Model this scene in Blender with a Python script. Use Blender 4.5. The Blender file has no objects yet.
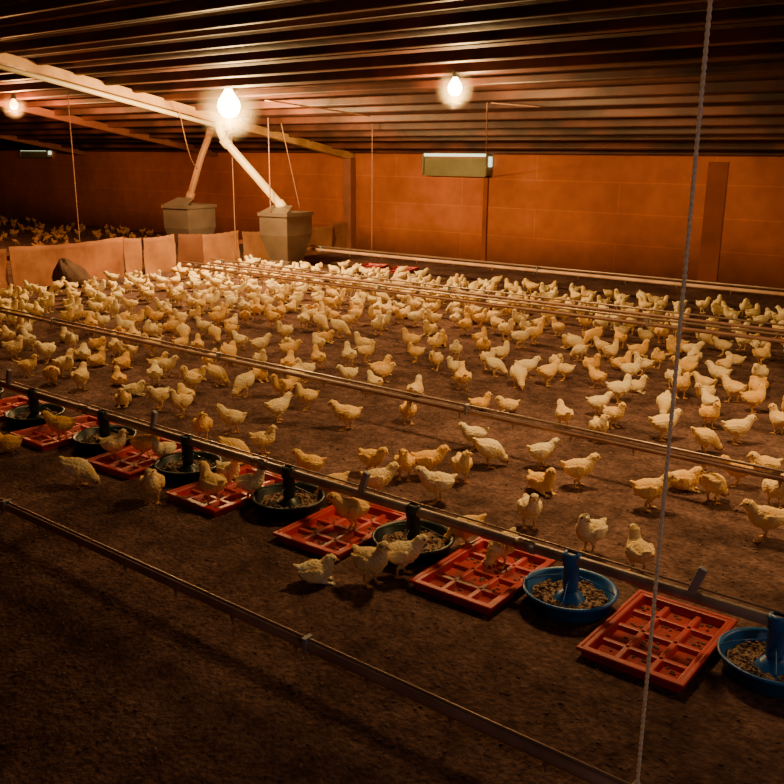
import bpy, bmesh, math, random
from mathutils import Vector, Matrix, Euler
random.seed(7)
SC = bpy.context.scene
COL = SC.collection
PI = math.pi
rad = math.radians

# ------------------------------------------------------------------ camera
H = 1.6; FPX = 888.0
yaw = rad(51.9); pitch = math.atan((392-155)/FPX); roll = rad(0.5)
Fh = Vector((-math.cos(yaw), math.sin(yaw), 0)); R0 = Vector((math.sin(yaw), math.cos(yaw), 0))
F = Fh*math.cos(pitch) + Vector((0,0,-math.sin(pitch)))
U0 = R0.cross(F)
R = R0*math.cos(roll) + U0*math.sin(roll); U = U0*math.cos(roll) - R0*math.sin(roll)
CAM = Vector((0,0,H))
cd = bpy.data.cameras.new('camera'); cam = bpy.data.objects.new('camera', cd); COL.objects.link(cam)
m = Matrix((R, U, -F)).transposed().to_4x4(); m.translation = CAM
cam.matrix_world = m
cd.sensor_fit = 'HORIZONTAL'; cd.sensor_width = 36; cd.lens = 36*FPX/784; cd.clip_start = 0.05; cd.clip_end = 200
SC.camera = cam

def ray(px, py): return F + R*((px-392)/FPX) + U*((392-py)/FPX)
def at(px, py, z=0.0):
    d = ray(px, py); return CAM + d*((z-H)/d.z)
def atx(px, py, x):
    d = ray(px, py); return CAM + d*(x/d.x)
def aty(px, py, y):
    d = ray(px, py); return CAM + d*(y/d.y)
WY = 11.8; WT = 1.68; SL = 0.174; RY = 4.0; RZ = WT+SL*(WY-RY); NY = -3.8
XE = -27.0; XN = 7.0
def roofz(y): return WT+SL*(WY-y) if y >= RY else RZ-SL*(RY-y)
def atroof(px, py, off=0.0):
    d = ray(px, py); t = (WT+SL*WY-off-H)/(d.z+SL*d.y); return CAM + d*t
def proj(p):
    v = p-CAM; w = v.dot(F)
    if w < .1: return (-999,-999)
    return (392+FPX*v.dot(R)/w, 392-FPX*v.dot(U)/w)

# ------------------------------------------------------------------ materials
def mat(name, c1, c2=None, scale=5, rough=.8, bump=0, bscale=None, metal=0, detail=6, rnd=False, spec=None, lo=.35, hi=.65, bdist=.02):
    mt = bpy.data.materials.new(name); mt.use_nodes = True
    nt = mt.node_tree; N = nt.nodes; L = nt.links; b = N['Principled BSDF']
    b.inputs['Roughness'].default_value = rough; b.inputs['Metallic'].default_value = metal
    if spec is not None: b.inputs['Specular IOR Level'].default_value = spec
    tc = N.new('ShaderNodeTexCoord')
    nz = N.new('ShaderNodeTexNoise'); nz.inputs['Scale'].default_value = scale; nz.inputs['Detail'].default_value = detail
    L.new(tc.outputs['Object'], nz.inputs['Vector'])
    rp = N.new('ShaderNodeValToRGB'); rp.color_ramp.elements[0].position = lo; rp.color_ramp.elements[1].position = hi
    c2 = c2 or tuple(x*.75 for x in c1)
    rp.color_ramp.elements[0].color = (*c2, 1); rp.color_ramp.elements[1].color = (*c1, 1)
    L.new(nz.outputs['Fac'], rp.inputs['Fac'])
    out = rp.outputs['Color']
    if rnd:
        oi = N.new('ShaderNodeObjectInfo'); r2 = N.new('ShaderNodeValToRGB')
        r2.color_ramp.elements[0].color = (1,.72,.38,1); r2.color_ramp.elements[1].color = (1,1,1.1,1)
        r2.color_ramp.elements[0].position = 0; r2.color_ramp.elements[1].position = .9
        mx = N.new('ShaderNodeMixRGB'); mx.blend_type = 'MULTIPLY'; mx.inputs[0].default_value = 1
        L.new(oi.outputs['Random'], r2.inputs['Fac']); L.new(out, mx.inputs[1]); L.new(r2.outputs['Color'], mx.inputs[2])
        out = mx.outputs[0]
    L.new(out, b.inputs['Base Color'])
    if bump:
        n2 = N.new('ShaderNodeTexNoise'); n2.inputs['Scale'].default_value = bscale or scale*4; n2.inputs['Detail'].default_value = 8
        L.new(tc.outputs['Object'], n2.inputs['Vector'])
        bp = N.new('ShaderNodeBump'); bp.inputs['Strength'].default_value = bump; bp.inputs['Distance'].default_value = bdist
        L.new(n2.outputs['Fac'], bp.inputs['Height']); L.new(bp.outputs['Normal'], b.inputs['Normal'])
    return mt
def emis(name, c, s):
    mt = bpy.data.materials.new(name); mt.use_nodes = True
    b = mt.node_tree.nodes['Principled BSDF']
    b.inputs['Base Color'].default_value = (*c, 1); b.inputs['Emission Color'].default_value = (*c, 1); b.inputs['Emission Strength'].default_value = s
    return mt
def multiply_noise(mt, scale, lo, hi, p0=.35, p1=.65):
    nt = mt.node_tree; N = nt.nodes; L = nt.links; b = N['Principled BSDF']
    src = b.inputs['Base Color'].links[0].from_socket
    tc = N.new('ShaderNodeTexCoord'); nz = N.new('ShaderNodeTexNoise'); nz.inputs['Scale'].default_value = scale; nz.inputs['Detail'].default_value = 4
    L.new(tc.outputs['Object'], nz.inputs['Vector'])
    mr = N.new('ShaderNodeMapRange'); mr.inputs[1].default_value = p0; mr.inputs[2].default_value = p1; mr.inputs[3].default_value = lo; mr.inputs[4].default_value = hi
    L.new(nz.outputs['Fac'], mr.inputs[0])
    mx = N.new('ShaderNodeMixRGB'); mx.blend_type = 'MULTIPLY'; mx.inputs[0].default_value = 1
    L.new(src, mx.inputs[1]); L.new(mr.outputs[0], mx.inputs[2]); L.new(mx.outputs[0], b.inputs['Base Color'])
M = {}
M['litter'] = mat('litter', (.225,.13,.11), (.10,.055,.046), 42, 1, .7, 55, detail=12, lo=.3, hi=.72, spec=0, bdist=.02)
multiply_noise(M['litter'], 2.2, .6, 1.2)
multiply_noise(M['litter'], 12, .7, 1.2)
M['flake'] = mat('litter_flakes', (.26,.16,.13), (.10,.055,.045), 9, 1, spec=0)
M['roof'] = mat('roof_sheet', (.11,.035,.022), (.045,.014,.010), 2, .75, .3)
M['purlin'] = mat('purlin_wood', (.19,.055,.03), (.055,.018,.012), 1.2, .55, .3)
multiply_noise(M['purlin'], 1.6, .35, 1.1)
M['beam'] = mat('beam_wood', (.60,.35,.13), (.34,.17,.06), 3, .6, .3)
M['board'] = mat('partition_board', (.36,.135,.05), (.20,.068,.026), 3.0, .9, .35, 12)
M['board2'] = mat('partition_board_pale', (.44,.20,.08), (.27,.11,.045), 3.0, .9, .35, 12)
M['board3'] = mat('partition_board_dark', (.20,.07,.03), (.11,.038,.017), 2.0, .9, .35, 12)
M['stain'] = mat('stained_post', (.32,.092,.034), (.23,.064,.025), 2.5, .9, spec=.1)
M['post'] = mat('post_wood', (.3,.11,.06), None, 4, .7, .3)
M['sack'] = mat('sack', (.11,.045,.02), (.05,.02,.01), 8, .8, .5)
M['tin'] = mat('galvanised_tin', (.24,.18,.14), (.15,.11,.085), 2.2, .45, metal=.4)
M['white'] = mat('white_pvc', (.92,.80,.50), (.8,.64,.34), 3, .4)
M['brownpipe'] = mat('brown_tube', (.36,.17,.08), None, 4, .5)
M['pipe'] = mat('feed_pipe', (.42,.33,.28), (.25,.18,.15), 8, .45, .1, metal=.3)
M['dpipe'] = mat('drinker_pipe', (.42,.24,.18), (.26,.13,.1), 5, .5, .1)
M['ppipe'] = mat('pale_pipe', (.8,.52,.36), (.55,.33,.2), 5, .5)
M['steel'] = mat('wire_steel', (.42,.3,.24), None, 5, .4, metal=.6)
M['grey'] = mat('grey_plastic', (.34,.36,.4), (.24,.24,.27), 10, .5)
M['red'] = mat('red_plastic', (.58,.024,.034), (.38,.017,.024), 9, .42, .05)
M['reddirt'] = mat('dirty_red', (.44,.026,.032), (.20,.030,.028), 16, .8, .3, lo=.34, hi=.54)
M['blue'] = mat('blue_plastic', (.012,.17,.56), (.01,.10,.36), 10, .38, .05)
M['green'] = mat('dark_green_plastic', (.016,.036,.033), (.01,.016,.016), 10, .4)
M['feed'] = mat('feed_grain', (.55,.36,.25), (.2,.11,.07), 70, .9, 1, 120)
M['cord'] = mat('brown_cord', (.4,.2,.12), None, 20, .8)
M['black'] = mat('black_plastic', (.02,.018,.016), None, 5, .5)
M['eye'] = mat('eye', (.01,.008,.006), None, 5, .15)
M['beak'] = mat('beak', (.75,.45,.18), (.6,.32,.1), 30, .5)
M['louver'] = mat('vent_panel', (.26,.23,.11), (.18,.16,.07), 3, .6)
M['bulb'] = emis('lit_bulb', (1,.76,.28), 40)
M['bulb2'] = emis('lit_bulb_dim', (1,.55,.12), 14)
M['glow'] = emis('daylight_glazing', (.8,1,.7), 1.6)
M['rope'] = mat('nylon_rope', (.97,.93,.90), (.9,.85,.82), 40, .7)
nt = M['rope'].node_tree; tl_ = nt.nodes.new('ShaderNodeBsdfTranslucent'); tl_.inputs[0].default_value = (.97,.9,.85,1)
mxs = nt.nodes.new('ShaderNodeMixShader'); mxs.inputs[0].default_value = .5
nt.links.new(nt.nodes['Principled BSDF'].outputs[0], mxs.inputs[1]); nt.links.new(tl_.outputs[0], mxs.inputs[2])
nt.links.new(mxs.outputs[0], nt.nodes['Material Output'].inputs['Surface'])
def hazemat(name, r, dens):   # added scatter ball that imitates the bulb's glare, thinning out with distance
    mt = bpy.data.materials.new(name); mt.use_nodes = True
    nt = mt.node_tree; N = nt.nodes; L = nt.links; N.remove(N['Principled BSDF'])
    tc = N.new('ShaderNodeTexCoord'); ln = N.new('ShaderNodeVectorMath'); ln.operation = 'LENGTH'; L.new(tc.outputs['Object'], ln.inputs[0])
    mr = N.new('ShaderNodeMapRange'); mr.interpolation_type = 'SMOOTHSTEP'; mr.inputs[1].default_value = 0; mr.inputs[2].default_value = r*.96; mr.inputs[3].default_value = dens; mr.inputs[4].default_value = 0
    L.new(ln.outputs['Value'], mr.inputs[0])
    vs = N.new('ShaderNodeVolumeScatter'); vs.inputs['Color'].default_value = (1,.86,.58,1); L.new(mr.outputs[0], vs.inputs['Density'])
    L.new(vs.outputs[0], N['Material Output'].inputs['Volume'])
    return mt

def chickmat(name, legs=True, rnd=True):
    mt = mat(name, (.97,.87,.56), (.94,.68,.26), 18, .95, .4, 130, rnd=rnd, spec=.03)
    nt = mt.node_tree; N = nt.nodes; L = nt.links; b = N['Principled BSDF']
    if legs:
        src = b.inputs['Base Color'].links[0].from_socket
        tc = N.new('ShaderNodeTexCoord'); sp = N.new('ShaderNodeSeparateXYZ'); L.new(tc.outputs['Object'], sp.inputs[0])
        mr = N.new('ShaderNodeMapRange'); mr.inputs[1].default_value = .036; mr.inputs[2].default_value = .046
        L.new(sp.outputs['Z'], mr.inputs[0])
        mx = N.new('ShaderNodeMixRGB'); mx.inputs[1].default_value = (.65,.36,.16,1)
        L.new(mr.outputs[0], mx.inputs[0]); L.new(src, mx.inputs[2]); L.new(mx.outputs[0], b.inputs['Base Color'])
    return mt
M['chick'] = chickmat('chick_down'); M['chick_sit'] = chickmat('chick_down_plain', False)
M['chick_far'] = mat('chick_down_far', (.97,.84,.48), (.92,.62,.22), 2.2, .95, spec=.03)
M['chick_dim'] = mat('chick_down_painted_dim', (.42,.24,.11), (.25,.12,.05), 2.2, .95, spec=.03)  # far pen's dim light put into a darker down colour

def wallmat():
    mt = mat('wall_blocks', (.54,.165,.062), (.40,.115,.043), .9, .9, .2, 20, detail=8, spec=.15)
    nt = mt.node_tree; N = nt.nodes; L = nt.links; b = N['Principled BSDF']
    src = b.inputs['Base Color'].links[0].from_socket
    tc = N.new('ShaderNodeTexCoord'); sp = N.new('ShaderNodeSeparateXYZ'); L.new(tc.outputs['Object'], sp.inputs[0])
    cb = N.new('ShaderNodeCombineXYZ')
    ad = N.new('ShaderNodeMath'); ad.operation = 'ADD'; L.new(sp.outputs['X'], ad.inputs[0]); L.new(sp.outputs['Y'], ad.inputs[1])
    L.new(ad.outputs[0], cb.inputs[0]); L.new(sp.outputs['Z'], cb.inputs[1])
    br = N.new('ShaderNodeTexBrick'); L.new(cb.outputs[0], br.inputs['Vector']); br.inputs['Scale'].default_value = 1
    br.inputs['Brick Width'].default_value = 2.6; br.inputs['Row Height'].default_value = .42; br.inputs['Mortar Size'].default_value = .007
    br.inputs['Color1'].default_value = (1,1,1,1); br.inputs['Color2'].default_value = (.95,.94,.93,1); br.inputs['Mortar'].default_value = (1.25,1.25,1.2,1)
    mx = N.new('ShaderNodeMixRGB'); mx.blend_type = 'MULTIPLY'; mx.inputs[0].default_value = 1
    L.new(src, mx.inputs[1]); L.new(br.outputs['Color'], mx.inputs[2])
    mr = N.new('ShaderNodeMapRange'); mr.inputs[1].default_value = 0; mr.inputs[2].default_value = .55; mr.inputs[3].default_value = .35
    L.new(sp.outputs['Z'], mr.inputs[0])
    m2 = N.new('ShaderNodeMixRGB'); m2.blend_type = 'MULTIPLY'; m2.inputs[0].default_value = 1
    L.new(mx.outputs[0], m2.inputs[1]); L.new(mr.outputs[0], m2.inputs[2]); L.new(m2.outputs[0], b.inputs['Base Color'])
    multiply_noise(mt, .8, .78, 1.05)
    multiply_noise(mt, 6, .92, 1.06)
    return mt
M['wall'] = wallmat()

# ------------------------------------------------------------------ mesh helpers
class MB:
    def __init__(s): s.v = []; s.f = []
    def add(s, v, f):
        o = len(s.v); s.v += [Vector(x) for x in v]; s.f += [tuple(i+o for i in q) for q in f]; return s
    def box(s, x0, x1, y0, y1, z0, z1, mtx=None):
        v = [Vector(p) for p in ((x0,y0,z0),(x1,y0,z0),(x1,y1,z0),(x0,y1,z0),(x0,y0,z1),(x1,y0,z1),(x1,y1,z1),(x0,y1,z1))]
        if mtx: v = [mtx @ p for p in v]
        return s.add(v, [(0,3,2,1),(4,5,6,7),(0,1,5,4),(1,2,6,5),(2,3,7,6),(3,0,4,7)])
    def loft(s, pts, n=10, ref=Vector((0,1,0))):
        P = [Vector(p[0]) for p in pts]; v = []; f = []
        for i, p in enumerate(P):
            t = (P[min(i+1,len(P)-1)]-P[max(i-1,0)]).normalized()
            r = ref if abs(t.dot(ref)) < .95 else Vector((0,0,1))
            a = (r - t*r.dot(t)).normalized(); b = t.cross(a)
            for k in range(n):
                q = 2*PI*k/n; v.append(p + a*math.cos(q)*pts[i][1] + b*math.sin(q)*pts[i][2])
        for i in range(len(P)-1):
            for k in range(n):
                f.append((i*n+k, i*n+(k+1)%n, (i+1)*n+(k+1)%n, (i+1)*n+k))
        f.append(tuple(range(n))[::-1]); f.append(tuple((len(P)-1)*n+k for k in range(n)))
        return s.add(v, f)
    def tube(s, path, r, n=8):
        rr = r if isinstance(r, (list,tuple)) else [r]*len(path)
        return s.loft([(p, q, q) for p, q in zip(path, rr)], n)
    def lathe(s, prof, n=32, c=(0,0,0)):
        v = []; f = []; c = Vector(c)
        for (r, z) in prof:
            for k in range(n): v.append(c+Vector((r*math.cos(2*PI*k/n), r*math.sin(2*PI*k/n), z)))
        for i in range(len(prof)-1):
            for k in range(n): f.append((i*n+k, i*n+(k+1)%n, (i+1)*n+(k+1)%n, (i+1)*n+k))
        return s.add(v, f)
    def ball(s, c, rx, ry, rz, nu=12, nv=8, mtx=None):
        v = []; f = []
        for i in range(nv+1):
            a = PI*i/nv
            for k in range(nu):
                q = 2*PI*k/nu; v.append(Vector((rx*math.sin(a)*math.cos(q), ry*math.sin(a)*math.sin(q), rz*math.cos(a))))
        if mtx: v = [mtx @ p for p in v]
        v = [p+Vector(c) for p in v]
        for i in range(nv):
            for k in range(nu): f.append((i*nu+k, (i+1)*nu+k, (i+1)*nu+(k+1)%nu, i*nu+(k+1)%nu))
        return s.add(v, f)
    def build(s, name, m, parent=None, smooth=False, loc=None, bevel=0):
        me = bpy.data.meshes.new(name); me.from_pydata([tuple(p) for p in s.v], [], s.f)
        bm = bmesh.new(); bm.from_mesh(me); bmesh.ops.remove_doubles(bm, verts=bm.verts, dist=1e-6)
        bmesh.ops.recalc_face_normals(bm, faces=bm.faces); bm.to_mesh(me); bm.free()
        me.materials.append(m)
        if smooth: me.shade_smooth()
        o = bpy.data.objects.new(name, me); COL.objects.link(o)
        if parent: o.parent = parent
        if loc is not None: o.location = loc
        if bevel:
            b = o.modifiers.new('bevel', 'BEVEL'); b.width = bevel; b.segments = 2; b.limit_method = 'ANGLE'
        return o
def tag(o, label, cat, group=None, kind=None):
    o['label'] = label; o['category'] = cat
    if group: o['group'] = group
    if kind: o['kind'] = kind
    return o
def thing(name, label, cat, loc=(0,0,0), rz=0, group=None):
    o = bpy.data.objects.new(name, None); COL.objects.link(o); o.location = loc; o.rotation_euler = (0,0,rz)
    o.empty_display_size = .1
    return tag(o, label, cat, group)
def struct(o): o['kind'] = 'structure'; return o
def dup(o, parent=None):
    c = o.copy(); COL.objects.link(c); c.parent = parent
    for ch in list(o.children): dup(ch, c)
    return c

# ------------------------------------------------------------------ setting
struct(MB().box(XE, XN, NY, WY, -.1, 0).build('floor', M['litter']))
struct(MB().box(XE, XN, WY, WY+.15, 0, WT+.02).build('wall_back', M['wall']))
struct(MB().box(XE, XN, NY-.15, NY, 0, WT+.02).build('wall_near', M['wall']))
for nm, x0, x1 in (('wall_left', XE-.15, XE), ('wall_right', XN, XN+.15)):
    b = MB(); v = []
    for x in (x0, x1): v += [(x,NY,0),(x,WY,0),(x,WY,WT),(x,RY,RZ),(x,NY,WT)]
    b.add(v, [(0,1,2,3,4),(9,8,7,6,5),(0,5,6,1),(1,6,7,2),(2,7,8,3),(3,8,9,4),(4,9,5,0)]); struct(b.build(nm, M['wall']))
b = MB()
for (ya, za, yb, zb) in ((WY+.3, WT-.3*SL, RY, RZ), (RY, RZ, NY-.3, WT-.3*SL)):
    n = 90; v = []; f = []
    for i in range(n+1):
        t = i/n; y = ya+(yb-ya)*t; z = za+(zb-za)*t + .012*math.cos(i*PI)
        v += [(XE-.2, y, z+.03), (XN+.2, y, z+.03)]
    for i in range(n): f.append((2*i, 2*i+1, 2*i+3, 2*i+2))
    b.add(v, f)
ceil = struct(b.build('ceiling', M['roof']))
ang = math.atan(SL)
y = WY-.12; k = 0
rr = random.Random(3)
while y > RY+.1:
    hh = rr.uniform(.03,.052)
    mt = Matrix.Translation((0, y, roofz(y)-hh)) @ Matrix.Rotation(rr.uniform(-.003,.003), 4, 'Z') @ Matrix.Rotation(-ang+rr.uniform(-.2,.2), 4, 'X')
    MB().box(XE+.05, XN-.05, -.03, .03, -hh, hh, mt).build('purlin', M['purlin'], ceil, bevel=.012); y -= .45+rr.uniform(-.09,.09); k += 1
y = NY+.3
while y < RY-.2:
    mt = Matrix.Translation((0, y, roofz(y)-.05)) @ Matrix.Rotation(ang, 4, 'X')
    MB().box(XE+.05, XN-.05, -.03, .03, -.05, .05, mt).build('purlin', M['purlin'], ceil); y += .9
def rafter(x, label, mt_, w=.12, h=.12, off=.03):
    L = math.hypot(WY-RY, SL*(WY-RY)); cy = (WY+RY)/2
    mt = Matrix.Rotation(-ang, 4, 'X')
    o = MB().box(-w/2, w/2, -L/2+.03, L/2-.03, -h/2, h/2, mt).build('rafter', mt_, loc=(x, cy, roofz(cy)-off-h/2), bevel=.008)
    tag(o, label, 'beam', 'sloping roof rafters')
XP = -10.15
rafter(XP, 'long pale roof beam sloping from upper left past the brightest bulb', M['beam'], off=.055)
rafter(-13.6, 'darker roof beam beyond the pale beam, over the far pen', M['post'], .1, .12)
rafter(-18, 'farthest faint roof beam near the dim left bulb', M['post'], .1, .12)
def post(x, label, w=.12, d=.1, m=M['post']):
    o = MB().box(-w/2, w/2, -d, -.002, 0, WT-.13).build('wall_post', m, loc=(x, WY, 0), bevel=min(.006, d*.3))
    tag(o, label, 'post', 'posts against the long wall')
post(XP, 'upright wall post under the end of the pale roof beam', .16, .14)
post(aty(486,200,WY).x, 'narrow upright wall post below the right end of the wall vent', .08, .03, M['stain'])
post(aty(715,200,WY).x, 'broad dark stained wall post at the right behind the hanging rope', .26, .010, M['stain'])

# ------------------------------------------------------------------ partition
segs = [(-60,4,'board',.50,0), (6,120,'board',.52,.02), (122,140,'board2',.50,0), (141,173,'board2',.50,.02), (175,200,'board3',.50,.04),
        (201,238,'board2',.48,0), (240,268,'board2',.46,.03), (268,300,'board3',.44,0), (301,330,'board2',.46,.03), (331,357,'board2',.50,0)]
labs = ['boarding panel cut by the left edge of the photo', 'longest orange boarding panel, behind the slumped dark sack', 'narrow pale boarding panel right of the longest panel',
        'pale boarding panel left of the darkest tilted panel', 'dark boarding panel in front of the left feed hopper', 'pale boarding panel between the two feed hoppers',
        'pale boarding panel just left of the front feed hopper', 'boarding panel hidden mostly behind the front feed hopper', 'dull boarding panel just right of the front feed hopper', 'orange boarding panel meeting the wall post']
def ypart(px):
    d = ray(px, 230); return CAM.y + d.y*(XP/d.x)
for si, ((a, c, mm, h, off), lb) in enumerate(zip(segs, labs)):
    ya, yb = ypart(a), ypart(c)
    t = thing('partition_panel', lb, 'partition', (XP+off, (ya+yb)/2, 0), 0, 'low boards dividing the two pens')
    w = abs(yb-ya)/2-.004
    sg = (-.025,.02)[si%2]
    b = MB(); n = 24; nz_ = 8; v = []; f = []
    for side in (0, .01):
        for i in range(n+1):
            u = i/n
            zt = h+sg*(u-.5)-.035*math.sin(PI*u)*min(1, w)+.003*math.sin(i*1.3+a)
            for j in range(nz_+1):
                q = j/nz_
                v.append((side+.02*math.sin(u*2.6*max(w,.3)+a)*(1-q*.5)+.014*math.sin(q*4+si+u*3)+.003*math.sin(i*1.9+j*2.3), -w+2*w*u, zt*q))
    K = (n+1)*(nz_+1)
    for i in range(n):
        for j in range(nz_):
            A = i*(nz_+1)+j; B = A+nz_+1
            f += [(A,B,B+1,A+1), (K+A,K+A+1,K+B+1,K+B)]
        f += [(i*(nz_+1)+nz_, (i+1)*(nz_+1)+nz_, K+(i+1)*(nz_+1)+nz_, K+i*(nz_+1)+nz_)]
    b.add(v, f).build('board', M[mm], t, True)
    MB().box(-.09, -.06, -w, w, h-.18, h-.12).build('rail', M['post'], t)
    MB().box(-.12, -.09, w-.05, w-.01, 0, h-.06).build('stake', M['post'], t)
p = at(80, 287)
b = MB()
prof = [(.20,.005),(.23,.04),(.21,.12),(.17,.2),(.10,.28),(.05,.33),(.0,.34)]
v = []; f = []
for i, (r, z) in enumerate(prof):
    for k in range(20):
        q = 2*PI*k/20; rr_ = r*(1+.16*math.sin(3*q+i)+.08*math.sin(7*q))
        v.append((rr_*math.cos(q)*.65, rr_*math.sin(q)*1.15-z*.5, z*(1+.08*math.sin(5*q))))
for i in range(len(prof)-1):
    for k in range(20): f.append((i*20+k, i*20+(k+1)%20, (i+1)*20+(k+1)%20, (i+1)*20+k))
tag(b.add(v, f).build('feed_sack', M['sack'], None, True, (XP+.36, p.y, 0)), 'dark slumped sack lying against the longest orange board', 'sack')

# ------------------------------------------------------------------ hoppers and auger tubes
def hopper(loc, w, h, label):
    t = thing('feed_hopper', label, 'feed hopper', loc, rad(8), 'tin feed hoppers at the pen boards')
    a = w/2; b_ = a*.8; c = a*.52
    v = [(-b_,-a,h),(b_,-a,h),(b_,a,h),(-b_,a,h), (-b_,-a,h*.62),(b_,-a,h*.62),(b_,a,h*.62),(-b_,a,h*.62), (-c,-c*1.2,.12),(c,-c*1.2,.12),(c,c*1.2,.12),(-c,c*1.2,.12)]
    f = [(0,1,5,4),(1,2,6,5),(2,3,7,6),(3,0,4,7),(4,5,9,8),(5,6,10,9),(6,7,11,10),(7,4,8,11),(8,9,10,11)]
    MB().add(v, f).build('bin', M['tin'], t)
    r = MB(); e = .02
    for (x0,x1,y0,y1) in ((-b_-e,b_+e,-a-e,-a+e),(-b_-e,b_+e,a-e,a+e),(-b_-e,-b_+e,-a,a),(b_-e,b_+e,-a,a)): r.box(x0,x1,y0,y1,h-.03,h+.02)
    r.build('rim', M['tin'], t)
    MB().box(-c*1.1,c*1.1,-c*1.3,c*1.3,0,.12).build('outlet_box', M['tin'], t, bevel=.01)
    MB().add([(-b_,-a,h+.02),(b_,-a,h+.02),(b_*.7,-a*.2,h+.12),(-b_*.7,-a*.2,h+.12)], [(0,1,2,3)]).build('lid_flap', M['tin'], t)
    return t
h1 = at(287, 268); h1 = Vector((max(h1.x, XP+.45), h1.y, 0))
HP1 = hopper((h1.x, h1.y, 0), .60, .78, 'grey tin feed hopper standing in front of the low boards')
h2 = atx(190, 222, XP-.65)
HP2 = hopper((h2.x, h2.y, 0), .60, .84, 'grey tin feed hopper behind the low boards, further left')
top = atx(219, 122, XP+.25)
t = thing('auger_tube', 'white plastic feed tube slanting down into the front hopper', 'feed tube', (0,0,0), 0, 'feed drop tubes')
p1 = Vector((h1.x, h1.y-.05, .86)); p2 = atx(224, 140, XP+.3)
MB().tube([p1+Vector((0,0,-.04)), p1, p1.lerp(p2,.5), p2, p2.lerp(top,.5)+Vector((0,-.02,.0)), top], .058, 14).build('tube', M['white'], t, True)
dd = (p2-p1).normalized(); MB().tube([p2-dd*.1, p2+dd*.02], .072, 14).build('collar', M['white'], t, True)
MB().tube([p1-dd*.02, p1+dd*.1], .072, 14).build('collar', M['white'], t, True)
t = thing('auger_tube', 'brown feed tube dropping behind the boards into the left hopper', 'feed tube', (0,0,0), 0, 'feed drop tubes')
tp = atx(212, 128, XP-.35); q1 = Vector((h2.x, h2.y, .92))
MB().tube([q1+Vector((0,0,-.04)), q1, q1.lerp(tp,.6)+Vector((0,-.03,0)), tp], .05, 12).build('tube', M['brownpipe'], t, True)
dd = (tp-q1).normalized(); MB().tube([tp-dd*.12, tp-dd*.02], .065, 12).build('collar', M['brownpipe'], t, True)
MB().tube([q1, q1+dd*.12], .065, 12).build('collar', M['brownpipe'], t, True)
o = MB().tube([Vector((XP+.14, RY+.3, roofz(RY+.3)-.24)), Vector((XP+.14, top.y+.3, roofz(top.y+.3)-.24))], .03, 12).build('auger_pipe', M['white'], None, True)
tag(o, 'long pale auger pipe slung beside the pale roof beam', 'pipe')

# ------------------------------------------------------------------ bulbs
WARM = (1,.60,.22)
def bulb(p, r, label, m_, power, col=WARM, aim=None, haze=None):
    t = thing('light_bulb', label, 'light bulb', p, 0, 'bare bulbs hanging under the roof')
    MB().lathe([(.001,-r),(r*.5,-r*.87),(r*.87,-r*.5),(r,0),(r*.87,r*.5),(r*.55,r*.95),(r*.35,r*1.3),(r*.33,r*1.4)], 20).build('glass', m_, t, True)
    z1 = r*1.35
    MB().lathe([(.03,z1),(.032,z1+.01),(.032,z1+.06),(.012,z1+.07),(.001,z1+.07)], 14).build('socket', M['black'], t, True)
    zt = roofz(p.y)-p.z
    if zt > z1+.1: MB().tube([(0,0,z1+.06),(0.005,0,zt-.02)], .005, 6).build('cable', M['black'], t)
    ld = bpy.data.lights.new('bulb_light', 'SPOT' if aim else 'POINT'); ld.energy = power; ld.color = col; ld.shadow_soft_size = r*1.02+.02
    lo = bpy.data.objects.new('bulb_light', ld); COL.objects.link(lo); lo.location = p+Vector((0,0,-r-.08))
    if haze:
        hz = MB().ball((0,0,0), haze[0], haze[0], haze[0], 24, 16).build('glow_haze', hazemat('glow_haze', haze[0], haze[1]), t, True); hz['kind'] = 'stuff'  # added ball of haze standing in for the glare around the bulb
    if aim:
        MB().lathe([(.05,z1-.01),(.09,.03),(.16,-.03),(.165,-.03),(.095,.04),(.052,z1)], 24).build('fill_reflector', M['tin'], t, True)  # shade added to keep the unseen fill bulbs off the ceiling
        ld.spot_size = rad(145); ld.spot_blend = .9; ld.shadow_soft_size = .22; lo.location = p+Vector((0,0,-.32))
        lo.rotation_euler = (Vector(aim)-lo.location).to_track_quat('-Z','Y').to_euler()
    return t
b1 = atroof(229, 106, .24); b2 = atroof(455, 88, .22); b3 = atroof(14, 105, .22)
B1 = bulb(b1, .14, 'brightest bare bulb, glowing by the pale roof beam above the hoppers', M['bulb'], 640, haze=(.46,.5))
bulb(b2, .07, 'lit bare bulb hanging above the middle of the long wall', M['bulb'], 190, haze=(.22,1.2))
bulb(b3, .06, 'dim orange bulb near the left edge over the far pen', M['bulb2'], 260, (1,.42,.13), haze=(.22,.5))
bulb(Vector((.8, 5.2, roofz(5.2)-.3)), .05, 'added shaded fill bulb out of sight above the right of the flock', M['bulb2'], 220, aim=(.2,5.7,0))  # this and the next two bulbs are added to brighten the near flock
bulb(Vector((-2.0, 4.3, roofz(4.3)-.3)), .05, 'added shaded fill bulb out of sight above the middle drinker pipe', M['bulb2'], 270, aim=(-2.0,4.6,0))
bulb(Vector((-5.4, 3.9, roofz(3.9)-.3)), .05, 'added shaded fill bulb out of sight above the left trays', M['bulb2'], 120, aim=(-5.4,4.6,0))
t = thing('fill_lamp', 'added weak fill lamp out of sight behind the camera at right', 'lamp', (1.9,.1,2.0), 0)  # unseen lamp added to lift the rope and near floor
MB().lathe([(.001,-.06),(.04,-.055),(.06,-.02),(.06,.02),(.03,.05),(.001,.05)], 16).build('globe', emis('fill_globe', (1,.93,.85), 4), t, True)
MB().tube([(0,0,.04),(0,0,roofz(.1)-2.0-.03)], .008, 6).build('stem', M['black'], t)
ld = bpy.data.lights.new('fill_light', 'POINT'); ld.energy = 32; ld.color = (1,.84,.74); ld.shadow_soft_size = .25
lo = bpy.data.objects.new('fill_light', ld); COL.objects.link(lo); lo.location = (1.8,.35,1.9)

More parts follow.
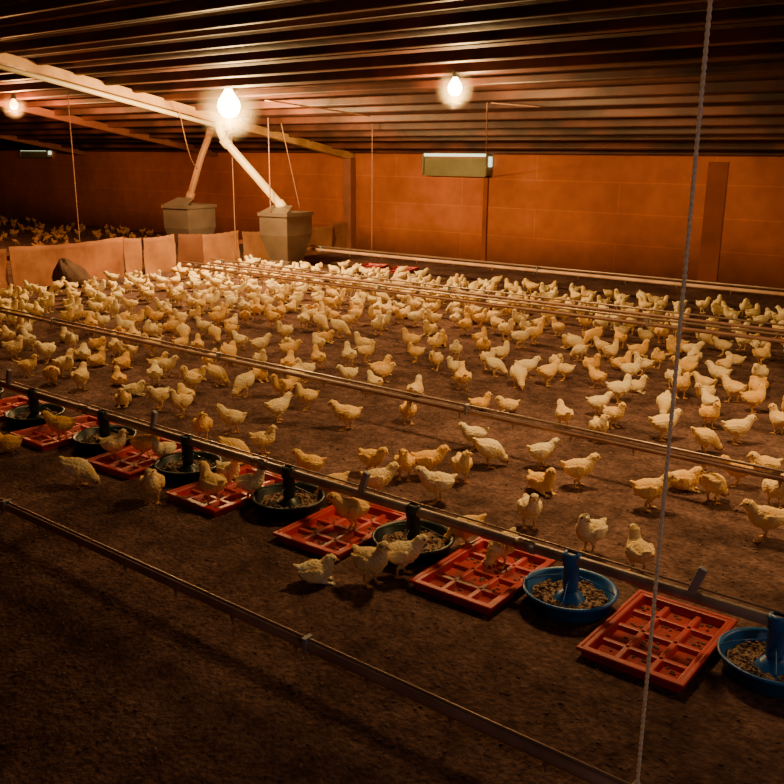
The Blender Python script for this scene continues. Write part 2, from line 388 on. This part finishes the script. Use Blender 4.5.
# ------------------------------------------------------------------ wall vents
def vent(px0, px1, pt, pb, label):
    a = aty(px0, pt, WY-.05); c = aty(px1, pb, WY-.05); x0, x1 = a.x, c.x; zt = min(a.z, WT-.02); zb = c.z
    t = thing('wall_vent', label, 'wall vent', ((x0+x1)/2, WY-.001, zb), 0, 'air vents at the top of the long wall'); w = (x1-x0)/2; h = zt-zb
    b = MB(); b.box(-w,w,-.12,-.0,0,.02); b.box(-w,-w+.025,-.12,0,0,h); b.box(w-.025,w,-.12,0,0,h); b.box(-w,w,-.10,0,h-.02,h)
    b.build('housing', M['louver'], t)
    MB().box(-w+.03,w-.03,-.1,-.085,.02,h*.74).build('flap', M['louver'], t, bevel=.004)
    MB().box(-w+.03,w-.03,-.11,-.06,h*.80,h-.022).build('light_strip', M['glow'], t)
    MB().box(w-.02,w+.03,-.08,-.02,h*.4,h*.8).build('end_gap', M['glow'], t)
vent(425, 489, 151, 177, 'green grey wall vent with a bright slit below the middle bulb')
vent(22, 50, 149, 158, 'small wall vent with a thin bright slit on the far left wall')

# ------------------------------------------------------------------ lines and cords
def cord(a, c, r, label, m_=None, sag=0, parent=None, name='loose_cable', group='loose cables under the roof'):
    a = Vector(a); c = Vector(c)
    pts = [a.lerp(c, i/10)+Vector((0,0,-sag*math.sin(PI*i/10))) for i in range(11)]
    if parent:
        mi = (Matrix.Translation(parent.location) @ Matrix.Rotation(parent.rotation_euler.z, 4, 'Z')).inverted()
        return MB().tube([mi @ q for q in pts], r, 6).build('suspension_cord', m_ or M['cord'], parent, True)
    o = MB().tube([q-a for q in pts], r, 6).build(name, m_ or M['cord'], None, True, a)
    return tag(o, label, 'cable', group)
def drinker(y, z, x0, x1, r, label, m_, step, nx0, nx1, dz=.05, rr_=.55):
    t = thing('drinker_line', label, 'drinker line', (0, y, 0), 0, 'drinker pipes slung along the house')
    MB().tube([(x0,0,z),(x1,0,z)], r, 12).build('pipe', m_, t, True)
    MB().tube([(x0,0,z+dz),(x1,0,z+dz)], r*rr_, 8).build('support_rail', M['steel'], t, True)
    x = nx0; i = 0
    while x < nx1 and i < 95:
        MB().lathe([(.001,z-r-.035),(.004,z-r-.03),(.004,z-r-.015),(.009,z-r-.012),(.009,z-r+.004)], 8, (x,0,0)).build('nipple', M['steel'], t)
        if i % 6 == 0: MB().box(x-.008+.05, x+.008+.05, -r-.002, r+.002, z-r-.003, z+dz+.008).build('clip', M['grey'], t)
        x += step; i += 1
    return t
L0Y, L1Y, L2Y, L3Y, L4Y = 1.81, 2.74, 4.07, 7.35, 9.7
drinker(L0Y, .10, -9.6, 5, .0165, 'nearest drinker pipe, crossing the bare litter at lower left', M['dpipe'], .3, -3.6, .6, .024, .35)
drinker(L2Y, .2, -9.6, 6, .015, 'middle drinker pipe crossing the floor just beyond the feed pans', M['dpipe'], .35, -9.0, 1.2, .034, .5)
D3 = drinker(L3Y, .2, -9.2, 6, .018, 'drinker pipe running through the thick of the flock', M['dpipe'], .5, -9.0, 1.2, .05)
drinker(L3Y+.45, .2, -9.2, 6, .016, 'second drinker pipe just behind the one through the thick of the flock', M['dpipe'], .6, -9.0, 1.0, .05)
D4 = drinker(L4Y, .24, -9.5, 6, .022, 'pale drinker pipe nearest to the long wall', M['ppipe'], .6, -9.0, 0, .05)
t = thing('feed_line', 'grey feed pipe carrying the row of pans between the red trays', 'feed pipe', (0, L1Y, 0))
MB().tube([(-9.6,0,.185),(5,0,.185)], .021, 14).build('pipe', M['pipe'], t, True)
MB().tube([(-9.6,0,.222),(5,0,.222)], .004, 6).build('anti_roost_wire', M['steel'], t, True)
for i in range(6): MB().tube([(-.1-1.44*i,0,.185),(-.02-1.44*i,0,.185)], .026, 14).build('coupling', M['steel'], t, True)
for i in range(5):
    mt = Matrix.Translation((-.87-1.44*i, 0, .2)) @ Matrix.Rotation(rad(18), 4, 'Y')
    MB().box(-.014,.014,-.012,.012,-.01,.10, mt).build('bracket', M['grey'], t, bevel=.004)
def pan(x, mt_, label, feedlabel):
    t = thing('feeder_pan', label, 'feeder pan', (x, L1Y, 0), 0, 'feeder pans along the feed pipe')
    MB().lathe([(.001,.004),(.13,.002),(.150,.012),(.162,.06),(.172,.064),(.174,.072),(.166,.076),(.156,.066),(.143,.02),(.128,.012),(.001,.012)], 40).build('dish', mt_, t, True)
    MB().lathe([(.001,.075),(.02,.07),(.045,.045),(.07,.014)], 24).build('cone', mt_, t, True)
    MB().lathe([(.022,.06),(.026,.06),(.030,.09),(.028,.16),(.034,.165),(.034,.205),(.03,.212),(.02,.214)], 20).build('drop_tube', mt_, t, True)
    for k in range(4):
        q = 2*PI*k/4+.3; c, s = math.cos(q), math.sin(q)
        MB().tube([(c*.028,s*.028,.12),(c*.08,s*.08,.108),(c*.135,s*.135,.088),(c*.166,s*.166,.07)], .0025, 6).build('grill_spoke', mt_, t, True)
    b = MB(); n = 36; rs = [.06,.085,.1,.115,.128,.140]; v = []; f = []
    for i, r in enumerate(rs):
        for k in range(n):
            q = 2*PI*k/n; v.append((r*math.cos(q), r*math.sin(q), .032+.008*math.sin(k*1.9+i*2)+.006*math.cos(k*.7)*(i%2)))
    for i in range(len(rs)-1):
        for k in range(n): f.append((i*n+k, i*n+(k+1)%n, (i+1)*n+(k+1)%n, (i+1)*n+k))
    o = b.add(v, f)
    for k in range(110):
        q = random.uniform(0, 2*PI); r = random.uniform(.07,.135)
        o.ball((r*math.cos(q), r*math.sin(q), .041), .008, .006, .005, 5, 4)
    o = o.build('feed', M['feed'], None, True, (x, L1Y, 0)); tag(o, feedlabel, 'feed', 'feed lying in the pans', 'stuff')
PX = [-.59-.72*i for i in range(8)]
pl = ['bright blue feeder pan at the right edge of the photo', 'bright blue feeder pan between the two nearest red trays', 'dark feeder pan with two chicks, third pan from the right',
      'dark green feeder pan, fourth pan from the right', 'dark feeder pan, fifth pan from the right', 'dark feeder pan, sixth pan from the right', 'dark feeder pan, seventh pan from the right', 'dark feeder pan nearest the left edge of the photo']
ords = ['the blue pan at the right edge','the blue pan between the two nearest trays','the third pan from the right','the fourth pan from the right','the fifth pan from the right','the sixth pan from the right','the seventh pan from the right','the pan nearest the left edge']
for i, x in enumerate(PX): pan(x, M['blue'] if i < 2 else M['green'], pl[i], 'brown feed grains lying in '+ords[i])
def tray_mesh():
    a, c, h = .172, .25, .036
    o = MB(); o.box(-a+.01,a-.01,-c+.01,c-.01,0,.008)
    w = MB()
    v = [(-a+.006,-c+.006,0),(a-.006,-c+.006,0),(a-.006,c-.006,0),(-a+.006,c-.006,0),(-a,-c,h),(a,-c,h),(a,c,h),(-a,c,h)]
    v += [(-a+.034,-c+.034,.004),(a-.034,-c+.034,.004),(a-.034,c-.034,.004),(-a+.034,c-.034,.004),(-a+.022,-c+.022,h),(a-.022,-c+.022,h),(a-.022,c-.022,h),(-a+.022,c-.022,h)]
    f = []
    for k in range(4):
        j = (k+1)%4; f += [(k,j,4+j,4+k), (8+j,8+k,12+k,12+j), (4+k,4+j,12+j,12+k)]
    w.add(v, f)
    for (x0,x1,y0,y1) in ((-a-.010,a+.010,-c-.010,-c+.006),(-a-.010,a+.010,c-.006,c+.010),(-a-.010,-a+.006,-c,c),(a-.006,a+.010,-c,c)): w.box(x0,x1,y0,y1,h-.010,h+.003)
    d = MB()
    def rib(p, q):
        p = Vector(p); q = Vector(q); t = (q-p).normalized(); s = Vector((-t.y, t.x, 0)); v = []
        for e in (p, q): v += [e-s*.020+Vector((0,0,.007)), e-s*.009+Vector((0,0,.023)), e+s*.009+Vector((0,0,.023)), e+s*.020+Vector((0,0,.007))]
        d.add(v, [(0,1,5,4),(1,2,6,5),(2,3,7,6),(0,3,2,1),(4,5,6,7)])
    for i in range(1,3): x = -a+2*a*i/3; rib((x,-c+.026,0),(x,c-.026,0))
    for i in range(1,4): y = -c+2*c*i/4; rib((-a+.026,y,0),(a-.026,y,0))
    return o, w, d
tr = thing('feed_tray', '', 'tray', (0,0,0), 0, 'red feed trays along the feed pipe')
o, w, d = tray_mesh(); o.build('base', M['reddirt'], tr); w.build('rim', M['red'], tr, bevel=.004); d.build('divider', M['red'], tr, bevel=.003)
tl = ['nearest and largest red tray, between the two blue pans', 'red tray left of the blue pan, one orange chick stepping inside', 'red tray with one pale chick standing in it, third from the right',
      'red tray, fourth from the right, between two dark pans', 'red tray, fifth from the right, under the feed pipe', 'dim red tray, sixth from the right', 'dim red tray, seventh from the right near the left edge', 'dim red tray cut by the left edge']
TRX = [-.95-.72*i for i in range(8)]
for i, x in enumerate(TRX):
    o = tr if i == 0 else dup(tr)
    o.location = (x, L1Y-.02+random.uniform(-.03,.03), 0); o.rotation_euler.z = rad([0,1,2,-1,3,-2,2,0][i]); o['label'] = tl[i]
    lb = MB()
    for k in range(100):
        q = Vector((random.uniform(-.14,.14), random.uniform(-.22,.22), .010)); lb.ball(q, random.uniform(.004,.014), random.uniform(.004,.011), .003, 5, 4)
    lo_ = lb.build('tray_litter', M['flake'], None, False, o.location); lo_.rotation_euler = o.rotation_euler
    tag(lo_, 'brown litter crumbs lying in the '+['nearest red tray','second red tray','third red tray','fourth red tray','fifth red tray','sixth red tray','seventh red tray','leftmost red tray'][i], 'litter', 'litter crumbs in the red trays', 'stuff')
farred = []
for px, py, lb in ((372, 268, 'small red tray far back beside the wall post, left one'), (402, 271, 'small red tray far back beside the wall post, right one')):
    o = dup(tr); o.location = at(px, py); o.rotation_euler.z = .3; o['label'] = lb; o['group'] = 'red trays far back by the wall'; farred.append(at(px,py))

# near rope
rx = aty(637, 786, L0Y).x; zt = roofz(L0Y)-.03
b = MB()
for ph in (0, PI):
    n = 700; z0 = .115; b.tube([(.0018*math.cos(i*.75+ph), .0018*math.sin(i*.75+ph), z0+(zt-z0)*i/n) for i in range(n+1)], .0032, 6)
t = thing('hanging_rope', 'pale twisted rope hanging in front, holding up the nearest drinker pipe', 'rope', (rx, L0Y, 0))
b.build('strand', M['rope'], t, True)
k = MB()
for i in range(3):
    k.tube([(.01*(i-1), .022*math.cos(q/12*2*PI), .106+.024*math.sin(q/12*2*PI)) for q in range(13)], .0035, 6)
k.ball((0,0,.137), .008,.008,.011)
k.build('knot', M['rope'], t, True)
x = aty(372, 250, L4Y).x; cord((x,L4Y,.26),(x,L4Y,roofz(L4Y)-.03), .006, '', parent=D4)
x = aty(80, 245, L3Y).x; cord((x,L3Y,.24),(x,L3Y,roofz(L3Y)-.03), .007, '', parent=D3)
cord((h1.x,h1.y-.3,.8), (h1.x+.02,h1.y-.32,roofz(h1.y-.3)-.1), .008, '', parent=HP1)
cord((h1.x,h1.y+.3,.8), (h1.x,h1.y-.05,roofz(h1.y)-.12), .006, '', parent=HP1)
cord(b1+Vector((0,0,.24)), (h1.x,h1.y-.6,roofz(h1.y-.6)-.12), .006, '', sag=.25, parent=B1).name = 'slack_cable'
a = atx(180, 150, XP+.3); a.z = roofz(a.y)-.11; cord(a, q1.lerp(tp,.45), .006, 'loose cord drooping left of the brown feed tube', sag=.25)
a = atx(232, 150, XP+.3); a.z = roofz(a.y)-.11; cord(a, Vector((a.x,a.y,.03)), .006, 'loose cord dangling between the two hoppers')
p = atroof(487, 103, .1); q = aty(486, 175, WY-.16); cord(p, q, .006, 'cord running down from a roof hook to the wall vent')
cord(p+Vector((.05,0,0)), atroof(540, 107, .1), .007, 'short level cable beside the roof hook above the wall vent')
cord(atroof(265,100,.14), atroof(370,116,.14), .01, 'cable strung under the roof right of the brightest bulb', M['brownpipe'])

# ------------------------------------------------------------------ chicks
POSE = {}
def spine(pose):
    body = [(-.076,0,.119,.004,.005),(-.067,0,.114,.021,.015),(-.050,0,.104,.038,.032),(-.025,0,.097,.047,.043),(0,0,.096,.050,.046),(.022,0,.101,.044,.044)]
    if pose in ('stand','sit'): head = [(.037,0,.115,.035,.035),(.045,0,.131,.026,.027),(.049,0,.145,.0220,.0230),(.053,0,.160,.0225,.0225),(.061,0,.168,.021,.0205),(.071,0,.167,.014,.0145),(.077,0,.165,.005,.006)]
    if pose == 'rest': head = [(.036,0,.111,.038,.038),(.044,0,.123,.031,.031),(.049,0,.133,.026,.026),(.056,0,.141,.0235,.023),(.065,0,.144,.0205,.020),(.074,0,.141,.0135,.014),(.080,0,.139,.005,.006)]
    if pose == 'walk': head = [(.042,0,.113,.036,.036),(.054,0,.126,.027,.027),(.063,0,.138,.0230,.0230),(.072,0,.149,.0225,.0225),(.082,0,.153,.0205,.020),(.092,0,.150,.0135,.014),(.098,0,.148,.005,.006)]
    if pose == 'look': head = [(.036,.003,.115,.035,.035),(.043,.006,.131,.026,.027),(.045,.009,.145,.0220,.0230),(.046,.013,.160,.0225,.0225),(.048,.023,.168,.020,.020),(.049,.033,.166,.0135,.014),(.049,.039,.164,.005,.006)]
    if pose == 'peck':
        body = [(-.070,0,.140,.004,.005),(-.062,0,.133,.021,.015),(-.046,0,.119,.038,.032),(-.023,0,.105,.048,.043),(0,0,.097,.051,.046),(.022,0,.089,.045,.043)]
        head = [(.040,0,.078,.034,.033),(.053,0,.065,.027,.027),(.063,0,.052,.0220,.0225),(.073,0,.041,.022,.022),(.081,0,.031,.0185,.018),(.087,0,.023,.012,.012),(.090,0,.018,.005,.005)]
    return body+head
def chick_parts(pose, n):
    low = pose in ('sit','rest')
    sp = spine(pose); dz = -.047 if low else 0
    b = MB(); b.loft([((x,y,z+dz), a, c) for x,y,z,a,c in sp], n)
    k = .03 if pose == 'peck' else 0
    for s in (-1,1):
        w = [(.022,.040,.107-k*.3,.004,.008),(.012,.046,.103-k*.2,.008,.023),(-.010,.0485,.099,.009,.029),(-.034,.044,.099+k*.3,.009,.023),(-.056,.034,.104+k*.6,.007,.012),(-.072,.024,.110+k*.9,.003,.004)]
        b.loft([((x,s*y,z+dz), a, c) for x,y,z,a,c in w], max(6, n//2))
    z0 = .114+k*.7+dz; b.loft([((-.058,0,z0),.020,.012),((-.075,0,z0+.010),.015,.008),((-.087,0,z0+.017),.006,.003)], 8)
    for s in (-1,1):
        st = (.018*s if pose == 'walk' else .004*s)
        if low:
            b.loft([((.01,s*.024,.03),.018,.018),((.035,s*.026,.014),.011,.010),((.045,s*.026,.006),.004,.004)], 8)
        else:
            hx = -.002
            b.loft([((hx,s*.022,.080),.022,.024),((hx+.008,s*.024,.062),.016,.017),((hx+.002+st*.3,s*.024,.050),.0095,.0095),((hx-.007+st*.5,s*.023,.041),.006,.006),((hx+.002+st,s*.023,.006),.0046,.0048)], 8)
        fx = (.045 if low else st)
        for a in (-.5, 0, .5): b.tube([(fx,s*.023,.006),(fx+.016*math.cos(a),s*.023+.016*math.sin(a),.005),(fx+.029*math.cos(a),s*.023+.029*math.sin(a),.0025)], [.0045,.0036,.0022], 6)
        b.tube([(fx,s*.023,.006),(fx-.013,s*.023,.003)], [.0038,.002], 6)
    e = [Vector(q[:3])+Vector((0,0,dz)) for q in sp]; d = (e[-1]-e[-3]).normalized()
    if pose == 'peck': d = Vector((.45,0,-.9)).normalized()
    bk = [(e[-2]-d*.002, .0085,.0085),(e[-1]+d*.002,.0062,.0056),(e[-1]+d*.008,.0038,.0032),(e[-1]+d*.013+Vector((0,0,-.002)),.001,.001)]
    if pose == 'peck': bk = [(e[-2], .008,.008),(e[-1]+d*.003,.0055,.005),(e[-1]+d*.009,.003,.0028),(e[-1]+d*.013,.001,.001)]
    hc = e[-3]; fw = (e[-2]-e[-4]).normalized(); side = Vector((0,0,1)).cross(fw).normalized(); upv = fw.cross(side)
    eyes = [hc + side*s*.0185 + upv*.004 + fw*.003 for s in (-1,1)]
    return b, bk, eyes
for ps in ('stand','walk','peck','sit','look','rest'):
    b, bk, eyes = chick_parts(ps, 16)
    tmp = b.build('chick', M['chick_sit'] if ps in ('sit','rest') else M['chick'])
    rm = tmp.modifiers.new('r','REMESH'); rm.mode = 'VOXEL'; rm.voxel_size = .0022; rm.use_smooth_shade = True
    sm = tmp.modifiers.new('s','SMOOTH'); sm.factor = .5; sm.iterations = 3
    tx = bpy.data.textures.new('down', 'CLOUDS'); tx.noise_scale = .010
    dm = tmp.modifiers.new('d','DISPLACE'); dm.texture = tx; dm.strength = .0055; dm.mid_level = .5
    bpy.context.view_layer.update(); dg = bpy.context.evaluated_depsgraph_get()
    me = bpy.data.meshes.new_from_object(tmp.evaluated_get(dg)); me.name = 'chick_'+ps; me.shade_smooth()
    if not me.materials: me.materials.append(M['chick'])
    bpy.data.objects.remove(tmp)
    ko = MB().loft(bk, 8).build('beak', M['beak'], None, True); km = ko.data; bpy.data.objects.remove(ko)
    ems = []
    for q in eyes:
        eo = MB().ball(q, .0044,.0044,.0044,8,6).build('eye', M['eye'], None, True); ems.append(eo.data); bpy.data.objects.remove(eo)
    far = chick_parts(ps, 8)[0]; far.loft(bk, 5)
    POSE[ps] = (me, km, ems, far)
GRP = 'young chickens loose on the litter floor'
def chick(p, pose, yaw_, sc, label, parts=True):
    me, km, ems, _ = POSE[pose]
    o = bpy.data.objects.new('chick', me); COL.objects.link(o); o.location = p; o.rotation_euler = (0,0,yaw_); o.scale = (sc,)*3
    tag(o, label, 'chick', GRP)
    if parts:
        k = bpy.data.objects.new('beak', km); COL.objects.link(k); k.parent = o
        for e in ems:
            k = bpy.data.objects.new('eye', e); COL.objects.link(k); k.parent = o
    return o
FA = {'R': 38, 'L': 218, 'T': -52, 'A': 128, 'LT': 260, 'RT': -7, 'LA': 175, 'RA': 80}
HERO = [
 (316,583,'rest','R',1.0,'fluffy golden chick crouched alone on bare litter in front'),
 (371,585,'stand','RT',1.08,'large white chick standing in front of the third pan, nearest the camera'),
 (403,573,'walk','R',1.02,'white chick close behind the large front chick, beside the dark pan'),
 (438,550,'peck','L',1.0,'chick feeding over the rim of the third dark pan'),
 (352,530,'walk','L',1.05,'pale chick standing inside the third red tray'),
 (500,566,'peck','LT',.95,'orange lit chick with head down in the second red tray'),
 (588,553,'look','LT',1.05,'white upright chick just behind the feed pipe by the blue pan'),
 (637,573,'stand','A',1.0,'golden chick seen from behind left of the pale hanging rope, at the feed pipe'),
 (529,528,'stand','T',1.0,'golden chick facing the camera in open floor beyond the second tray'),
 (437,503,'walk','L',1.1,'pale chick walking left just beyond the feed pipe in the middle'),
 (461,482,'look','T',1.0,'upright chick left of the chick with lowered head, centre of floor'),
 (404,480,'stand','T',1.0,'chick with raised head, left of a close pair at centre'),
 (428,478,'walk','R',1.05,'chick heading right, right one of a close pair at centre'),
 (372,475,'walk','RT',.98,'lone pale chick walking in open floor left of the centre pair'),
 (489,467,'peck','R',1.1,'plump chick bending right behind the centre group'),
 (474,450,'walk','L',.98,'chick walking left behind the plump bending chick'),
 (541,492,'sit','RT',1.05,'golden chick sitting low right of centre'),
 (541,468,'walk','R',.98,'pale chick standing behind the golden sitting one right of centre'),
 (577,487,'walk','R',1.05,'pale chick striding right, right of the golden sitting chick'),
 (648,510,'walk','R',1.1,'plump pale chick crossing behind the hanging rope'),
 (683,490,'rest','R',1.1,'pale chick sitting between rope and right group'),
 (712,503,'peck','RA',1.05,'golden chick pecking right of the rope below the middle drinker pipe'),
 (763,540,'walk','L',1.1,'large pale chick at the right edge near the feed pipe'),
 (774,508,'stand','T',1.05,'chick standing behind the large pale chick at the right edge'),
 (763,474,'rest','L',1.05,'chick sitting at the right edge under the middle drinker pipe'),
 (736,486,'walk','L',.95,'small chick between the sitting and standing chicks at right edge'),
 (213,503,'stand','LA',1.05,'golden chick standing in the fourth red tray'),
 (153,503,'stand','T',1.05,'golden chick stepping upright at the front of the fifth tray'),
 (80,487,'peck','R',1.05,'dim golden chick bent low left of the fifth tray'),
 (146,460,'walk','R',1.0,'chick crossing behind the feed pipe at the fifth tray'),
 (212,478,'sit','RT',1.0,'chick resting behind the feed pipe above the fourth tray'),
 (262,503,'stand','R',.95,'chick at the left rim of the fourth dark pan'),
 (313,505,'peck','L',.95,'chick leaning over the right rim of the fourth dark pan'),
 (378,497,'walk','R',1.02,'pale chick flat backed, touching the feed pipe beyond the third tray'),
 (311,480,'walk','L',.95,'chick just beyond the feed pipe above the fourth pan'),
 (62,441,'walk','L',1.05,'dim chick by the sixth red tray'),
 (8,452,'sit','L',1.05,'dim chick sitting at the left edge by the trays'),
 (115,460,'stand','R',.95,'dim chick upright at the sixth dark pan'),
 (181,472,'stand','LT',.9,'small chick at the fifth dark pan'),
 (203,440,'look','T',1.0,'upright chick left of a loose trio beyond the feed pipe'),
 (233,434,'walk','L',1.05,'chick in the loose trio beyond the feed pipe, back one'),
 (236,466,'peck','R',1.05,'chick pecking in the loose trio beyond the feed pipe, front one'),
 (264,455,'stand','R',.95,'chick at the right of the loose trio beyond the feed pipe'),
 (278,422,'walk','RA',1.05,'golden chick left of the lone flat backed chick, open floor'),
 (307,410,'stand','L',1.0,'pair member standing upright behind the golden open floor chick'),
 (347,430,'walk','L',1.1,'lone flat backed chick crossing open floor to the left'),
 (408,424,'stand','T',.95,'lone upright chick in open floor at centre'),
 (507,412,'rest','L',.95,'small chick resting alone just past the middle drinker pipe'),
 (480,410,'sit','R',.9,'tiny golden chick beside the small resting one'),
 (563,428,'walk','A',.95,'chick walking off behind the middle drinker pipe, right of centre'),
 (598,442,'look','T',1.0,'upright chick by the middle drinker pipe right of centre'),
 (597,416,'walk','R',.95,'chick walking right behind the upright one right of centre'),
 (662,440,'walk','R',1.1,'plump chick behind the rope at the middle drinker pipe'),
 (704,454,'peck','R',1.05,'chick pecking right of the rope past the middle drinker pipe'),
 (735,444,'walk','R',1.05,'pale chick leading right past the middle drinker pipe'),
]
placed = []; chk = []
for (px,py,ps,fa,sc,lb) in HERO:
    p = at(px,py)
    for x in TRX:
        if abs(p.x-x) < .17 and abs(p.y-L1Y+.02) < .24: p = at(px,py,.009); break
    for x in PX:
        d = Vector((p.x-x, p.y-L1Y, 0))
        if d.length < .225:
            d = d.normalized() if d.length > .01 else Vector((0,1,0))
            p = Vector((x,L1Y,p.z))+d*.225
    placed.append(p); chk.append((p,ps,rad(FA[fa]+random.uniform(-12,12)),sc,lb))
def w(px,py):
    if px < -25 or px > 810: return 0
    if py < 330: return 1.0 if px > 190 else .6
    if py < 400: return .7 if px < 235 else (.28 if px < 600 else .75)
    if py < 440: return .6 if px < 190 else (.0 if px < 600 else .35)
    return 0
POS = ['stand','walk','walk','peck','sit','look','rest','stand']
tries = 0; rest = []
while len(rest) < 550 and tries < 60000:
    tries += 1
    p = Vector((random.uniform(-9.6, 1.5), random.uniform(3.3, 9.55), 0))
    px, py = proj(p)
    ww = w(px,py)
    if p.y > 9.0 and px > 420: ww *= .35
    if random.random() > ww: continue
    if p.y > 9.3 and p.x < -8.4: continue
    md = .18 if py < 330 else .21
    if any((p.x-q.x)**2+(p.y-q.y)**2 < md*md for q in placed): continue
    if any((p.x-q.x)**2+(p.y-q.y)**2 < .4**2 for q in farred): continue
    if (p.x-h1.x)**2+(p.y-h1.y)**2 < .42**2 or (p-Vector((XP+.36, at(80,287).y, 0))).length < .4: continue
    placed.append(p); rest.append(p)
pt_ = {'stand':'standing upright','walk':'walking','peck':'pecking','sit':'sitting','look':'with turned head','rest':'crouching'}
for p in rest:
    ps = random.choice(POS); ya = random.uniform(0,360); px, py = proj(p)
    d = (ya-38) % 360
    fc = 'facing right' if d < 45 or d >= 315 else ('facing away' if d < 135 else ('facing left' if d < 225 else 'facing us'))
    band = 'short of the middle pipe' if p.y < L2Y else ('past the middle pipe' if p.y < L3Y-1.4 else ('before the twin pipes' if p.y < L3Y else 'beyond the twin pipes'))
    sx = 'far left' if px < 160 else ('left of centre' if px < 330 else ('centre' if px < 480 else ('right of centre' if px < 640 else 'far right')))
    chk.append((p,ps,rad(ya),random.uniform(.92,1.12),f'pale chick {pt_[ps]} {fc}, {band}, {sx}'))
chk.sort(key=lambda c: (c[0]-CAM).length)
for i, c in enumerate(chk[:298]): chick(*c, parts=i < 150)
fm = MB()
def addfar(p, ps, ya, sc):
    src = POSE[ps][3]; mt = Matrix.Translation(p) @ Matrix.Rotation(ya, 4, 'Z') @ Matrix.Scale(sc, 4)
    fm.add([mt @ v for v in src.v], src.f)
for c in chk[298:]: addfar(*c[:4])
tag(fm.build('distant_flock', M['chick_far'], None, True), 'distant mass of pale chicks crowded towards the long wall', 'chicks', None, 'stuff')
fm = MB()
for i in range(300):
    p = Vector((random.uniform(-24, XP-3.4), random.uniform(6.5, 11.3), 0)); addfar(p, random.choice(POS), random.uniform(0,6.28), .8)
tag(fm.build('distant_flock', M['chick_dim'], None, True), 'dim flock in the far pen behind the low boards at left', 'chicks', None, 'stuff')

# litter flakes
lf = MB()
for i in range(14000):
    p = Vector((random.uniform(-6.5,1.2), random.uniform(1.0,6.5), .001)); px,py = proj(p)
    if px < -40 or px > 830 or py > 830: continue
    if abs(p.y-L1Y) < .3 and p.x > -6.5 and p.x < -.35: continue
    s = random.uniform(.003,.011); a = random.uniform(0,6.28); t = random.uniform(-.4,.4)
    mt = Matrix.Translation(p) @ Matrix.Rotation(a,4,'Z') @ Matrix.Rotation(t,4,'X')
    lf.add([mt @ Vector(q) for q in ((-s,-s*.5,0),(s,-s*.3,0),(s*.6,s*.5,.003),(-s*.5,s*.6,.002),(0,0,s*.4))], [(0,1,4),(1,2,4),(2,3,4),(3,0,4)])
tag(lf.build('litter_shavings', M['flake']), 'brown wood shavings and droppings strewn over the floor', 'litter', None, 'stuff')

# ------------------------------------------------------------------ world
wd = bpy.data.worlds.new('world'); SC.world = wd; wd.use_nodes = True
wn = wd.node_tree
wn.nodes['Background'].inputs[0].default_value = (.5,.28,.22,1); wn.nodes['Background'].inputs[1].default_value = .02
print('CHICKS', len(chk), 'tries', tries)
